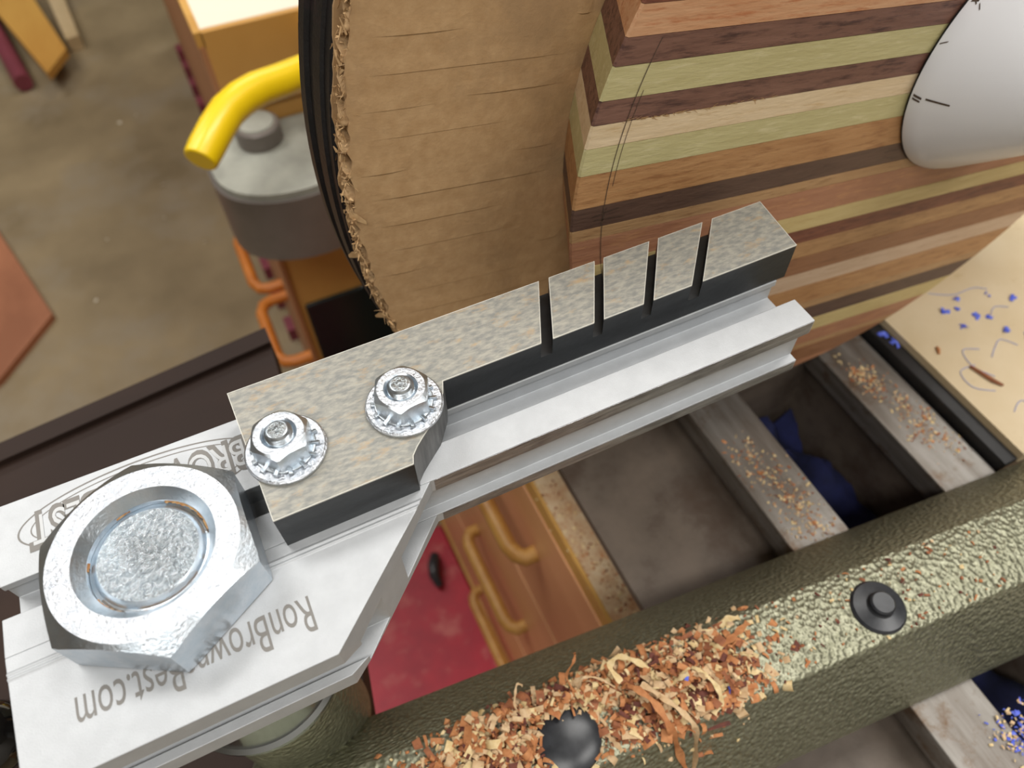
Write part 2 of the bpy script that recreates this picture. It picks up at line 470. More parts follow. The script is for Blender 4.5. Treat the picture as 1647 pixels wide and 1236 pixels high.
NC = (-27.2, 58.2)
nut = thing('hex_nut', 'large zinc plated hex nut lying flat over the engraved arm', 'nut', (NC[0], NC[1], 0.28))
g = hex_g((NC[0], NC[1], 0.28), 26.3, 8.2, 8.0, 9.3, 1.6, 12.5, math.radians(30.5))
part('nut_body', g, ['zinc', 'zinc', 'zinc_sat'], nut, smooth=24)
for (a0, a1, wd) in ((-1.95, -0.75, 0.42), (-0.5, -0.42, 0.3), (0.05, 1.15, 0.4), (-2.7, -2.2, 0.3), (2.85, 3.0, 0.4), (1.75, 2.0, 0.2)):
    g = G(); vsr = []; nq = max(4, int((a1-a0)*26))
    rq = random.Random(int(a0*100))
    for i in range(nq+1):
        a = a0+(a1-a0)*i/nq; w = wd*rq.uniform(0.4, 1.0)
        for (r, z) in ((8.05, 6.35), (8.05-w, 6.05), (8.05, 5.8)):
            vsr.append((NC[0]+r*math.cos(a), NC[1]+r*math.sin(a), z+0.28))
    fsr = []
    for i in range(nq):
        for j in range(3): fsr.append((3*i+j, 3*i+(j+1) % 3, 3*i+3+(j+1) % 3, 3*i+3+j))
    fsr += [(2, 1, 0), (3*nq, 3*nq+1, 3*nq+2)]
    g.add(vsr, fsr)
    part('rust_stain', g, 'rust', nut, label='crumbly rust stain in the thread')
stud = thing('threaded_stud', 'hammered round end of the stud inside the large hex nut', 'stud', (NC[0], NC[1], -14))
g = G().lathe([(7.97, -14), (7.97, 5.9), (7.4, 6.15), (7.0, 6.75), (6.6, 7.05)], (NC[0], NC[1], 0), n=64, cap1=False)
part('shank', g, 'zinc', stud)
g = G().lathe([(6.6, 7.05), (6.0, 7.1), (4.0, 6.95), (2.0, 6.85), (0.3, 6.85)], (NC[0], NC[1], 0), n=64, cap0=False)
part('hammered_end', g, 'zinc_rough', stud)

def bolt_set(cx, cy, rot, where):
    z0 = T
    g = G().lathe([(2.3, 0.0), (5.6, 0.0), (5.9, 0.25), (5.9, 0.65), (5.6, 0.9), (2.3, 0.9), (2.3, 0.0)], (cx, cy, z0), n=72, cap0=False, cap1=False)
    solo('flat_washer', g, 'zinc_sat', (cx, cy, z0), 'flat zinc washer under the lock nut '+where, 'washer')
    k = thing('lock_nut', 'small zinc hex lock nut with toothed washer '+where, 'nut', (cx, cy, z0+0.9))
    part('hex_body', hex_g((cx, cy, z0+1.1), 7.7, 3.6, 1.95, 2.55, 0.5, 3.55, rot, n=72), ['zinc', 'zinc', 'zinc_sat'], k, smooth=24)
    g = G().lathe([(2.2, 0), (4.35, 0), (4.5, 0.15), (4.35, 0.35), (2.2, 0.45)], (cx, cy, z0+0.9), n=60, cap0=False, cap1=False)
    rr = random.Random(int(cx*10))
    for q in range(14):
        a = 2*math.pi*q/14+0.15
        p = Vector((cx+4.7*math.cos(a), cy+4.7*math.sin(a), z0+1.15))
        t = Vector((-math.sin(a), math.cos(a), 0)); rd = Vector((math.cos(a), math.sin(a), 0))
        vs = []
        for (u, v, w) in ((-.38, -1.0, -.22), (.38, -1.0, -.22), (.42, .3, -.22), (-.42, .3, -.22), (-.3, -.9, .36), (.3, -.9, .16), (.3, .2, .16), (-.3, .2, .42)):
            vs.append(p+t*u+rd*v+Vector((0, 0, w)))
        g.add(vs, [(0, 3, 2, 1), (4, 5, 6, 7), (0, 1, 5, 4), (1, 2, 6, 5), (2, 3, 7, 6), (3, 0, 4, 7)])
    o = part('toothed_washer', g, 'zinc', k, bevel=0.16)
    b = thing('bolt', 'zinc bolt end standing out of the lock nut '+where, 'bolt', (cx, cy, -4.8))
    zt = z0+5.6
    prof = [(1.9, -4.0)]
    z = 9.5
    prof.append((1.9, z))
    while z < zt-0.75:
        prof += [(1.98, z+0.2), (1.75, z+0.4)]; z += 0.4
    prof += [(1.85, zt-0.6), (1.45, zt-0.05), (1.3, zt)]
    part('shank', G().lathe(prof, (cx, cy, 0), n=40, cap1=False), 'zinc', b)
    part('tip', G().lathe([(1.3, zt), (0.7, zt+0.05), (0.05, zt+0.02)], (cx, cy, 0), n=40, cap0=False), 'zinc_rough', b)
    part('head', G().prism([(cx-2.8, cy-2.8), (cx+2.8, cy-2.8), (cx+2.8, cy+2.8), (cx-2.8, cy+2.8)], -4.9, -3.2), 'zinc', b, bevel=0.2)
bolt_set(-6.1, 65.0, math.radians(12), 'beside the large hex nut')
bolt_set(12.05, 64.9, math.radians(8), 'beside the notch of the plate')

# ================================================================== POST UNDER THE ARM
post = thing('tool_post', 'shiny chrome collar of the tool post under the arm', 'tool post', (NC[0], NC[1], -47))
part('collar', G().lathe([(15.2, -46.0), (15.8, -45.4), (15.8, -44.2), (15.0, -43.4), (15.0, -14.1)], (NC[0], NC[1], 0), n=80), 'chrome', post)
part('pin', G().lathe([(11, -47.4), (11, -46)], (NC[0], NC[1], 0), n=48), 'chrome', post)

# ================================================================== LATHE BED
bed = thing('lathe_bed', 'lathe bed with two ground steel ways and a dark gap between them', 'lathe bed', (136, 100, -150))
for x0, x1 in ((102.2, 120.3), (152.2, 170.2)):
    w = part('way', G().box(x0, x1, -160, 100, -99, -90), 'steel', bed, bevel=0.5)
    part('way_web', G().box(x0+4, x1-4, -160, 100, -150, -99), 'plate', bed)
part('bed_end', G().box(106, 166, 97, 100, -150, -99), 'plate', bed)
part('bed_floor', G().box(106, 166, -160, 97, -150, -147), 'pit', bed)
# crumpled navy cloth lying in the gap
rnd = random.Random(3)
g = G(); nx, ny = 14, 60; vs = []
for j in range(ny+1):
    for i in range(nx+1):
        x = 117+38*i/nx; y = -60+155*j/ny
        vs.append((x, y, -128+5*math.sin(x*.31+y*.09)+4*math.sin(y*.22+1.3*math.sin(x*.2))+rnd.uniform(-1.2, 1.2)))
g.add(vs, [(j*(nx+1)+i, j*(nx+1)+i+1, (j+1)*(nx+1)+i+1, (j+1)*(nx+1)+i) for j in range(ny) for i in range(nx)])
vb = [(x, y, -147) for x, y, z in vs]
n0 = len(g.v); g.add([(117, -60, -147), (155, -60, -147), (155, 95, -147), (117, 95, -147)], [(3, 2, 1, 0)])
solo('cloth', g, 'pit', (136, 60, -147), 'crumpled navy blue cloth lying in the gap of the lathe bed', 'cloth', smooth=60)

# dark plate beside the bed
solo('cover_plate', G().box(61.8, 106.1, -160, 330, -108, -104), 'plate', (90, 85, -108), 'flat dark grey brown metal plate beside the steel way', 'plate', bevel=0.5)

# ================================================================== BENCH UNDER THE LATHE
bench = thing('bench_cabinet', 'varnished orange wood bench cabinet with drawers under the lathe', 'cabinet', (160, 100, FLOOR))
part('bench_top', G().box(64, 420, -200, 330, -158, -150.02), 'bench_wood', bench, bevel=0.5)
part('top_edging', G().box(62.8, 64.1, -200, 330, -160, -149.7), 'bench_edge', bench)
part('carcass', G().box(65.5, 420, -198, 328, -495, -158), 'bench_front', bench)
part('plinth', G().box(80, 400, -180, 310, FLOOR, -495), 'dark_bench', bench)
part('bottom_edging', G().box(62.1, 65.7, -198, 328, -499, -492), 'bench_edge', bench)
def pull_path(x, y0, y1, z, out, r=8):
    return [(x, y0, z), (x-out*0.55, y0, z), (x-out*0.85, y0+3, z), (x-out, y0+r, z), (x-out, (y0+y1)/2, z), (x-out, y1-r, z), (x-out*0.85, y1-3, z), (x-out*0.55, y1, z), (x, y1, z)]
for (zt, zb, y0, y1, zc) in ((-168, -264, 118, 194, -209), (-268, -388, 128, 195, -332), (-392, -490, 136, 203, -453)):
    d = part('drawer_front', G().box(63.9, 65.5, -60, 300, zb, zt), 'bench_front', bench, bevel=0.4)
    part('pull', G().tube(pull_path(64.3, y0, y1, zc, 9.5), 3.9, n=10), 'handle_wood', d, smooth=60)

# red chest under the bench edge
red = thing('red_tool_chest', 'red painted chest top dusted with pale spots below the arm', 'tool chest', (0, 170, FLOOR))
part('chest_body', G().box(-72, 58, 76, 282, FLOOR, -504), 'red', red, bevel=2)
part('chest_lid', G().box(-76, 61.5, 71, 287, -504, -493), 'red', red, bevel=2)
g = G().tube([(45, 260, -489.5), (41, 251, -485), (38, 242, -484), (39, 234, -489.5)], [4.2, 5.2, 4.5, 3], n=10)
solo('clamp_lever', g, 'black_plastic', (40, 246, -493), 'small dark bent lever lying on the red chest', 'lever', smooth=60)

# ================================================================== BANJO
PH = math.radians(-5.0)
def BJ(u, v, z):
    return (u*math.cos(PH)-v*math.sin(PH), u*math.sin(PH)+v*math.cos(PH), z)
banjo = thing('tool_rest_banjo', 'olive green hammertone cast tool rest base across the lathe bed', 'lathe part', (90, 20, -90))
def uvprism(prof, u0, u1, uo=None):
    """profile (v,z) swept along u"""
    gg = G(); n = len(prof)
    vs = [BJ(u0, v, z) for v, z in prof]+[BJ(u1, v, z) for v, z in prof]
    return gg.add(vs, [tuple(range(n)), tuple(range(2*n-1, n-1, -1))]+[(i, n+i, n+(i+1) % n, (i+1) % n) for i in range(n)])
g = uvprism([(50.9, -89.9), (50.2, -86), (36.3, -65.3), (35.7, -65), (19.9, -65), (19.3, -65.3), (8.4, -86), (7.5, -89.9)], -46, 177)
part('casting', g, 'green', banjo, bevel=0.45)
part('post_boss', G().lathe([(13.8, -89.9), (13.8, -60), (13.4, -52), (13.0, -47.5)], (NC[0], NC[1], 0), n=64), 'green', banjo)
for (u, v, lab, rr) in ((95.3, 26.3, 'black plug with a raised stud', 6.1), (19.6, 26.0, 'black plug half buried in shavings', 7.0)):
    c = BJ(u, v, -65.05)
    g = G().lathe([(rr, 0.0), (rr, 0.35), (rr-0.5, 0.9), (3.0, 1.5), (2.7, 1.9), (2.7, 3.0), (2.3, 3.4)] if u > 50 else
                  [(rr, 0.0), (rr, 0.5), (rr-0.3, 1.0), (rr-1.6, 1.7), (3.0, 2.1), (0.3, 2.25)], c, n=48)
    part('plug', g, 'black_plastic', banjo, label=lab)

# ================================================================== SHAVINGS
def chip(g, c, size, rnd, mi, curl=None, lift=0.0):
    """a small curved wood chip"""
    az = rnd.uniform(0, 2*math.pi); tilt = rnd.uniform(-0.9, 0.9)
    L_ = size*rnd.uniform(0.8, 1.9); wd = size*rnd.uniform(0.12, 0.42)
    cv = (curl if curl is not None else rnd.choice((rnd.uniform(0.3, 2.0), rnd.uniform(2.0, 4.8))))/L_
    d = Vector((math.cos(az)*math.cos(tilt), math.sin(az)*math.cos(tilt), math.sin(tilt)*0.7))
    w = Vector((-math.sin(az), math.cos(az), rnd.uniform(-0.6, 0.6))).normalized()*wd
    up = d.cross(w).normalized()
    if up.z < 0: up = -up
    pts = []; k = 5
    for i in range(k+1):
        s = (i/k-0.5)*L_
        a = s*cv
        q = d*(math.sin(a)/cv)+up*((math.cos(a)-1)/cv*(1 if rnd.random() < 2 else 1))
        pts.append(Vector(c)+q+Vector((0, 0, lift)))
    g.ribbon(pts, [w]*(k+1), mi, 0.1)
SH = ['s_orange', 's_tan', 's_rust', 's_cream', 's_dark']
rnd = random.Random(11)
def surf_z(v):
    if v > 36: return -65-(v-36)*1.43
    if v < 19.4: return -65-(19.4-v)*1.95
    return -65
def dens(u, v):
    # pile along the far edge of the top, thickest around u 35..60
    a = math.exp(-((u-47)/13)**2)*math.exp(-((v-27)/6.5)**2)*1.0
    b = math.exp(-((u-20)/20)**2)*math.exp(-((v-33)/3.6)**2)*0.75
    c = math.exp(-((u-6)/16)**2)*math.exp(-((v-25)/7)**2)*0.6
    return a+b+c
g = G(); cnt = 0
while cnt < 3600:
    u = rnd.uniform(-18, 78); v = rnd.uniform(12, 38.5); p = dens(u, v)
    if rnd.random() > p: continue
    if (u-95)**2+(v-26)**2 < 40: continue
    if (u-19.6)**2+(v-25.5)**2 < 30 and rnd.random() < 0.86: continue
    hgt = max(0.15, rnd.random()*4.2*min(1, p*1.1))
    if v < 19 and rnd.random() < 0.6: continue
    sz = rnd.choice((0.5, 0.7, 0.9, 1.2, 1.6, 2.2, 2.8))
    mi = rnd.choices(range(5), (34, 24, 16, 16, 10))[0]
    chip(g, BJ(u, v, surf_z(v)+hgt), sz, rnd, mi); cnt += 1
for q in range(170):
    u = rnd.uniform(55, 130); v = rnd.uniform(20, 36)
    if (u-95.3)**2+(v-26.3)**2 < 42: continue
    chip(g, BJ(u, v, -64.8), rnd.uniform(0.4, 1.2), rnd, rnd.choices(range(5), (4, 2, 4, 2, 3))[0], lift=0.05)
solo('wood_shavings', g, SH, BJ(40, 27, -65), 'heap of small orange and cream wood shavings on the green casting', 'shavings', smooth=40, kind='stuff')

def curl_thing(path, wd, mat, label, group='long wood curls in the shavings heap', th=0.12):
    g = G()
    pts = [Vector(p) for p in path]
    fine = []
    for i in range(len(pts)-1):
        for q in range(6):
            t = q/6
            p0 = pts[max(i-1, 0)]; p1 = pts[i]; p2 = pts[i+1]; p3 = pts[min(i+2, len(pts)-1)]
            fine.append(0.5*((2*p1)+(p2-p0)*t+(2*p0-5*p1+4*p2-p3)*t*t+(3*p1-p0-3*p2+p3)*t**3))
    fine.append(pts[-1])
    ws = []
    for i, p in enumerate(fine):
        t = (fine[min(i+1, len(fine)-1)]-fine[max(i-1, 0)]).normalized()
        a = i*0.22
        side = t.cross(Vector((0.2*math.sin(a), 0.3, 1))).normalized()
        ws.append(side*wd*(0.75+0.25*math.sin(i*1.1)))
    g.ribbon(fine, ws, 0, th)
    return solo('wood_curl', g, mat, tuple(fine[0]), label, 'wood curl', group, smooth=60)
def bz(u, v, h): return BJ(u, v, surf_z(v)+h)
curl_thing([bz(34, 31, 3), bz(36, 29, 5), bz(38.5, 25, 4.4), bz(39.6, 20, 2.6), bz(41, 16, 1.4), bz(42.5, 12.5, 1)], 0.95, 's_orange', 'long flat orange curl running over the heap and down the casting')
curl_thing([bz(37.5, 29.6, 4.6), bz(40, 26, 4.8), bz(43, 22, 3.4), bz(44.8, 18.6, 2), bz(44.5, 15, 1), bz(43.5, 12, 1)], 0.8, 's_tan', 'paler twin curl lying alongside the long flat orange curl')
curl_thing([bz(48, 30, 2), bz(50, 28, 4), bz(52, 24, 3.5), bz(52, 21, 1.4), bz(49.5, 19.6, 1)], 0.7, 's_cream', 'broad cream curl bent into a hook on the heap')
curl_thing([bz(34, 31.5, 3.6), bz(33, 35, 4.5), bz(36, 36.5, 3.5), bz(39, 34, 3.5), bz(41, 31.5, 2.5)], 0.8, 's_cream', 'cream curl looped over the top of the heap')
curl_thing([bz(24.5, 33, 2), bz(23.5, 36, 6), bz(25.5, 37.5, 11), bz(26.5, 39, 13), bz(25.5, 38, 16.5)], 0.35, 's_orange', 'thin orange tendril standing up from the heap')
curl_thing([bz(12.8, 33, 1), bz(11.8, 35, 3), bz(12.6, 37, 6), bz(13.6, 38.5, 8.5), bz(14.6, 38, 7)], 0.3, 's_tan', 'thin pale tendril with a hooked tip leaning on the dark slope')
curl_thing([bz(25, 34, 2), bz(27, 35, 4), bz(30, 34, 3), bz(33, 31, 2)], 0.35, 's_tan', 'thin pale curl lying across the heap beside the tendril')
curl_thing([bz(57, 31, 0.8), bz(60, 31.5, 1.6), bz(63, 32.5, 1.2), bz(66, 33.5, 1.2)], 0.9, 's_orange', 'rolled orange curl at the thin end of the heap')
curl_thing([bz(60, 35, 0.6), bz(62, 35.8, 1.2), bz(65, 35.2, 0.6)], 0.9, 's_cream', 'short cream curl by the dark slope at the thin end of the heap')
for q in range(16):
    u = rnd.uniform(24, 58); v = rnd.uniform(20, 33); a = rnd.uniform(0, 6.28); L_ = rnd.uniform(2.5, 5)
    pts = [bz(u+math.cos(a)*L_*t, v+math.sin(a)*L_*t, 3.0*dens(u, v)+1.6+1.4*math.sin(t*3.1)) for t in (-0.5, -0.2, 0.1, 0.5)]
    curl_thing(pts, rnd.uniform(0.6, 1.1), rnd.choice(['s_orange', 's_tan', 's_cream', 's_rust']), 'short curled shaving lying on top of the heap', 'short curls on the heap')
for (u, v, mt, lb) in ((47, 27.5, 'blue_chip', 'tiny blue plastic chip in the middle of the shavings heap'), (55, 22.4, 'blue_chip', 'tiny blue plastic chip at the lower edge of the shavings heap')):
    g = G(); chip(g, bz(u, v, 4.2 if u < 50 else 1), 1.3, rnd, 0, 0.6)
    solo('plastic_chip', g, mt, bz(u, v, 3), lb, 'chip')

# sawdust on the ways and on the bench top
def dust(name, label, pts, n, zs, sx, sy, seed, mats=('s_tan', 's_orange', 's_rust', 's_cream')):
    r = random.Random(seed); g = G()
    for q in range(n):
        px, py = r.choice(pts)
        x = r.gauss(px, sx); y = r.gauss(py, sy)
        if not (zs[1] < x < zs[2]): continue
        chip(g, (x, y, zs[0]+0.12), r.choice((0.35, 0.5, 0.8, 1.1)), r, r.randrange(len(mats)))
    solo(name, g, list(mats), (pts[0][0], pts[0][1], zs[0]), label, 'sawdust', smooth=0, kind='stuff')
dust('sawdust', 'brown sawdust sprinkled on the steel way below the striped disc edge', [(158, 82), (160, 79), (161, 76), (163, 66), (165, 60), (160, 56), (166, 50)], 420, (-90, 152.6, 170), 2.4, 3.2, 5)
dust('sawdust', 'brown sawdust sprinkled on the steel way beside the dark plate', [(108, 72), (110, 66), (112, 60), (112, 54), (113, 48), (112, 45)], 420, (-90, 102.6, 120), 3.4, 4.5, 6)
dust('sawdust', 'rusty sawdust on the pale bench top strip', [(68, 110), (69, 95), (70, 82), (71, 72), (69, 66)], 420, (-150, 59, 76.8), 3.4, 7, 7)
dust('sawdust', 'blue and cream chips heaped at the near end of the steel way', [(118, -16), (121, -19), (123, -15)], 200, (-89.6, 100, 135), 2.6, 2.2, 8, ('s_cream', 'blue_chip', 's_tan', 'blue_chip'))

# ================================================================== CREAM BOARD ON THE RIGHT
brd = thing('cream_board', 'cream melamine board with a black edge beside the lathe way', 'board', (280, 80, -150))
part('board_face', G().prism([(176.2, 36), (420, 12), (420, 330), (226, 330), (226, 103.7), (176.2, 103.7)], -88, -84), 'board', brd, bevel=0.4)
part('black_edge', G().box(171.2, 176.3, 36.4, 103.7, -150, -86.5), 'board_edge', brd, bevel=0.6)
part('board_core', G().prism([(176.3, 37), (420, 13), (420, 329), (227, 329), (227, 103), (176.3, 103)], -150, -88), 'board_edge', brd)
rnd = random.Random(21)
bits = [(195.9, 86.3, 2.2), (203.5, 80.5, 2.4), (207.4, 72.7, 2.4), (203.3, 89.7, 1.8), (220.7, 81.2, 2.4), (196.9, 79.3, 2.0), (207.1, 78.7, 1.6), (200, 86, 1.4), (214, 86, 1.0)]
for (x, y, sz) in bits:
    g = G()
    for q in range(4): chip(g, (x+rnd.uniform(-.8, .8), y+rnd.uniform(-1, 1), -83.6), sz*0.75, rnd, 0, 1.2)
    solo('plastic_chip', g, 'blue_chip', (x, y, -84), 'blue plastic chip on the cream board', 'chip', 'blue chips on the cream board')
for (x, y) in ((173.4, 89), (174.6, 85.2)):
    g = G()
    for q in range(4): chip(g, (x+rnd.uniform(-.8, .8), y+rnd.uniform(-1.4, 1.4), -86.1), 1.9, rnd, 0, 1.0)
    solo('plastic_chip', g, 'blue_chip', (x, y, -86.5), 'blue plastic chip on the black edge of the board', 'chip', 'blue chips on the black board edge')
threads = [[(197, 95), (204, 91), (212, 90.5), (216, 88)], [(195, 66), (199, 68.5), (203, 70), (206, 66)], [(190, 60), (187, 66), (189, 72), (194, 70)],
           [(186, 56), (181, 60), (182, 66), (188, 66)], [(205, 60), (209, 64), (212, 69)], [(185, 48), (190, 50), (193, 46)], [(208, 79), (212, 81), (216, 79)]]
for t in threads:
    q = []
    for i in range(len(t)-1):
        p0, p1, p2, p3 = (Vector(t[max(i-1, 0)]), Vector(t[i]), Vector(t[i+1]), Vector(t[min(i+2, len(t)-1)]))
        for k in range(6):
            u = k/6; v = 0.5*((2*p1)+(p2-p0)*u+(2*p0-5*p1+4*p2-p3)*u*u+(3*p1-p0-3*p2+p3)*u**3); q.append((v.x, v.y, -83.8))
    q.append((t[-1][0], t[-1][1], -83.8))
    g = G().tube(q, 0.13, n=5)
    solo('plastic_thread', g, 'blue_pale', (t[0][0], t[0][1], -84), 'thin pale blue plastic thread on the cream board', 'thread', 'blue threads on the cream board', smooth=60)
g = G().tube([(186.0, 66.2, -83.5), (187, 62, -83.2), (187.8, 59, -83.2), (189.4, 56.4, -83.5)], [0.45, 0.6, 0.6, 0.4], n=7)
solo('wood_curl', g, 's_rust', (187, 61, -84), 'thin brown bent curl on the cream board', 'wood curl', smooth=60)
g = G().tube([(182.4, 76.4, -83.5), (181.9, 75.2, -83.3), (181.1, 74, -83.5)], [0.4, 0.55, 0.3], n=7)
solo('wood_curl', g, 's_orange', (182, 75, -84), 'short orange brown crumb near the corner of the cream board', 'wood curl', smooth=60)

# ================================================================== STRIPED DISC
DC = (138.0, 87.0, 8.4); DR = 85.7; DRB = 78.2; DT = 17.0
disc = link('striped_wood_disc', None); disc.location = W(DC); disc.empty_display_size = 0.01
disc.rotation_euler = (0, math.radians(8.4), 0)
tag(disc, 'round blank of glued striped woods held in front of the cardboard', 'wood blank'); disc['org'] = [0, 0, 0]
bounds = [85.6, 80, 73, 67, 60, 54, 47, 41, 34.5, 27.0, 22.3, 18.0, 12.5, 8.4, 4.2, -1.0, -8.0, -12.9, -15.6, -22.6, -27.3, -31.5, -36.7, -42.5, -48.0, -55.0, -57.7, -63.3, -68.8, -74.4, -76.4, -82.5, -85.6]
kinds = ['tan', 'dark', 'straw', 'brown', 'oak', 'cream', 'red', 'green', 'mahog', 'orange', 'walnut', 'green', 'walnut', 'cream', 'green', 'oak', 'dark', 'tan', 'red', 'straw', 'mahog', 'zebra', 'brown', 'pink', 'oak', 'tan', 'dark', 'straw', 'red', 'tan', 'brown', 'red']
# fix: the orange strip spans the two bounds above the walnut
b2 = bounds; k2 = kinds
def circ_strip(v0, v1, R, n=8):
    """left and right arc points (s,v) between v0<v1"""
    vsn = [v0+(v1-v0)*i/n for i in range(n+1)]
    rt = [(math.sqrt(max(0, R*R-v*v)), v) for v in vsn]
    lt = [(-s, v) for s, v in rt]
    return rt, lt
rnd = random.Random(5)
for i in range(len(b2)-1):
    v1, v0 = b2[i], b2[i+1]
    gap = 0.05
    g = G(); prouder = rnd.uniform(0.0, 0.10)
    n = 8
    rt, lt = circ_strip(v0+gap, v1-gap, DR, n)
    rtb, ltb = circ_strip(max(v0+gap, -DRB), min(v1-gap, DRB), DRB, n)
    f = rt+lt[::-1]; bk = rtb+ltb[::-1]
    m = len(f)
    # front face (toward -y), rounded arris ring, back face
    ch = 0.35
    fi = [(s-math.copysign(min(ch, abs(s)), s), v) for s, v in f]
    vs = [(s, -prouder, v) for s, v in fi]+[(s, 0.35, v) for s, v in f]+[(s, DT, v) for s, v in bk]
    fs = [tuple(range(m)), tuple(range(3*m-1, 2*m-1, -1))]
    for rg in (0, 1):
        for k in range(m):
            kk = (k+1) % m
            fs.append((rg*m+k, rg*m+kk, (rg+1)*m+kk, (rg+1)*m+k))
    g.add(vs, fs)
    part('wood_strip', g, WD[k2[i]], disc, smooth=25)
rk = random.Random(31)
g = G()
for q in range(60):
    s0 = rk.uniform(-80, -48); L_ = rk.uniform(0.4, 1.6); a = rk.gauss(0, 0.5)
    p = Vector((s0, -0.08, 8.4+rk.uniform(-0.1, 0.25))); d = Vector((math.cos(a), -0.12, math.sin(a)*0.6)); w = Vector((0, -0.03, rk.uniform(0.03, 0.09)))
    g.ribbon([p, p+d*L_*0.5, p+d*L_], [w, w, w*0.3], 0, 0.03)
o = part('splinters', g, 'fibre', disc, smooth=0, label='torn splinters along the joint of dark and cream strips'); o['kind'] = 'stuff'
# pencil arcs
def arc_line(R, a0, a1, w, n=40):
    g = G(); vs = []
    for i in range(n+1):
        a = a0+(a1-a0)*i/n
        for rr in (R-w/2, R+w/2): vs.append((rr*math.cos(a), -0.13, rr*math.sin(a)))
    return g.add(vs, [(2*i, 2*i+1, 2*i+3, 2*i+2) for i in range(n)])
th = math.radians(8.4)
part('pencil_arc', arc_line(79.3, math.radians(164)+th*0, math.radians(192)+th, 0.15), 'pencil', disc, smooth=0, label='pencilled arc near the rim')
part('pencil_arc', arc_line(78.3, math.radians(170), math.radians(183), 0.11), 'pencil', disc, smooth=0, label='second pencilled arc near the rim')
g = G()
for (s0, v0, s1, v1) in ((-81, -10.2, -75.5, -9.2), (-80.5, -11, -74, -11.4), (-78.2, -8.6, -78.6, -12.4)):
    d = Vector((s1-s0, v1-v0)).normalized(); nrm = Vector((-d.y, d.x))*0.07
    g.add([(s0-nrm.x, -0.13, v0-nrm.y), (s1-nrm.x, -0.13, v1-nrm.y), (s1+nrm.x, -0.13, v1+nrm.y), (s0+nrm.x, -0.13, v0+nrm.y)], [(0, 1, 2, 3)])
part('pencil_mark', g, 'pencil', disc, smooth=0, label='pencilled cross on the dark strip')

# ================================================================== WHITE CONE
WC = (156.3, 86.75, 17.3)
cone = thing('white_cone', 'smooth white plastic cone pressed on the striped disc', 'cone', (WC[0], WC[1], WC[2]))
part('cone_body', G().lathe([(28.2, 0.0), (28.7, 0.5), (28.5, 1.2), (27.2, 3.0), (22.5, 8.2), (15.5, 15.8), (9.5, 22.3), (6.8, 24.4), (4.0, 25.2), (0.6, 25.4)], WC, axis='y', n=96), 'white', cone, smooth=50)
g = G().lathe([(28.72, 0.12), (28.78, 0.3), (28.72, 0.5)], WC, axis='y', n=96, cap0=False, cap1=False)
part('dark_rim_line', g, 'board_edge', cone, label='dark scuffed line and painted contact shade around the rim of the cone')  # ink scuffs and the contact shadow at the disc, both put into one dark ring
# pen marks on the cone skin
def on_cone(ang, h, lift=0.06):
    prof = [(28.7, 0.5), (28.5, 1.2), (27.2, 3.0), (22.5, 8.2), (15.5, 15.8)]
    for (r0, h0), (r1, h1) in zip(prof, prof[1:]):
        if h0 <= h <= h1:
            r = r0+(r1-r0)*(h-h0)/(h1-h0); break
    else: r = 28
    return (WC[0]+(r+lift)*math.cos(ang), WC[1]-h-lift*0.8, WC[2]+(r+lift)*math.sin(ang))
def pen(ang, h, L_, slope, w):
    g = G(); vs = []
    for i in range(7):
        hh = h+L_*i/6; aa = ang+slope*(i/6)
        vs += [on_cone(aa-w/2/28, hh), on_cone(aa+w/2/28, hh)]
    return g.add(vs, [(2*i, 2*i+1, 2*i+3, 2*i+2) for i in range(6)])
for (an, h, L_, sl, w) in ((185.5, 0.9, 1.4, 0.02, 0.5), (187, 0.9, 1.3, 0.02, 0.4), (186.4, 2.9, 3.4, 0.03, 0.45), (165, 0.8, 1.0, -0.03, 0.25), (149, 0.9, 0.9, -0.02, 0.4), (147.5, 1.0, 0.8, 0.03, 0.3), (148.4, 2.1, 0.6, 0.03, 0.3)):
    part('pen_mark', pen(math.radians(an), h, L_, sl, w), 'pencil', cone, smooth=0, label='small dark pen mark')

# ================================================================== CARDBOARD
CY0, CTH, CR = 104.1, 4.4, 120.9
card = link('cardboard_disc', None); card.location = W((138, CY0, 8.4)); card.empty_display_size = 0.01
card.rotation_euler = (0, math.radians(8.4), 0)
tag(card, 'large round of brown corrugated cardboard with a torn edge behind the striped disc', 'cardboard'); card['org'] = [0, 0, 0]
rnd = random.Random(9)
def rag(R, n, amp, seed):
    r = random.Random(seed); base = [r.uniform(-1, 1) for _ in range(n)]
    out = []
    for k in range(n):
        a = 2*math.pi*k/n
        out.append((R+amp*(0.5*base[k]+0.5*base[(k//4) % n])+0.5*math.sin(a*7+1), a))
    return out
def liner(R, y0, y1, amp, seed, n=520):
    pr = rag(R, n, amp, seed); g = G()
    rin = 30
    vs = []
    for (r, a) in pr:
        for (rr, yy) in ((rin, y0), (r, y0), (r, y1), (rin, y1)):
            vs.append((rr*math.cos(a), yy, rr*math.sin(a)))
    fs = []
    for k in range(n):
        k2_ = (k+1) % n
        for j in range(4):
            j2 = (j+1) % 4
            fs.append((k*4+j, k2_*4+j, k2_*4+j2, k*4+j2))
    return g.add(vs, fs)
part('front_liner', liner(CR-0.9, 0, 0.45, 0.8, 1), 'card', card, smooth=40)
part('back_liner', liner(CR+0.1, CTH-0.45, CTH, 0.5, 2), 'card', card, smooth=40)
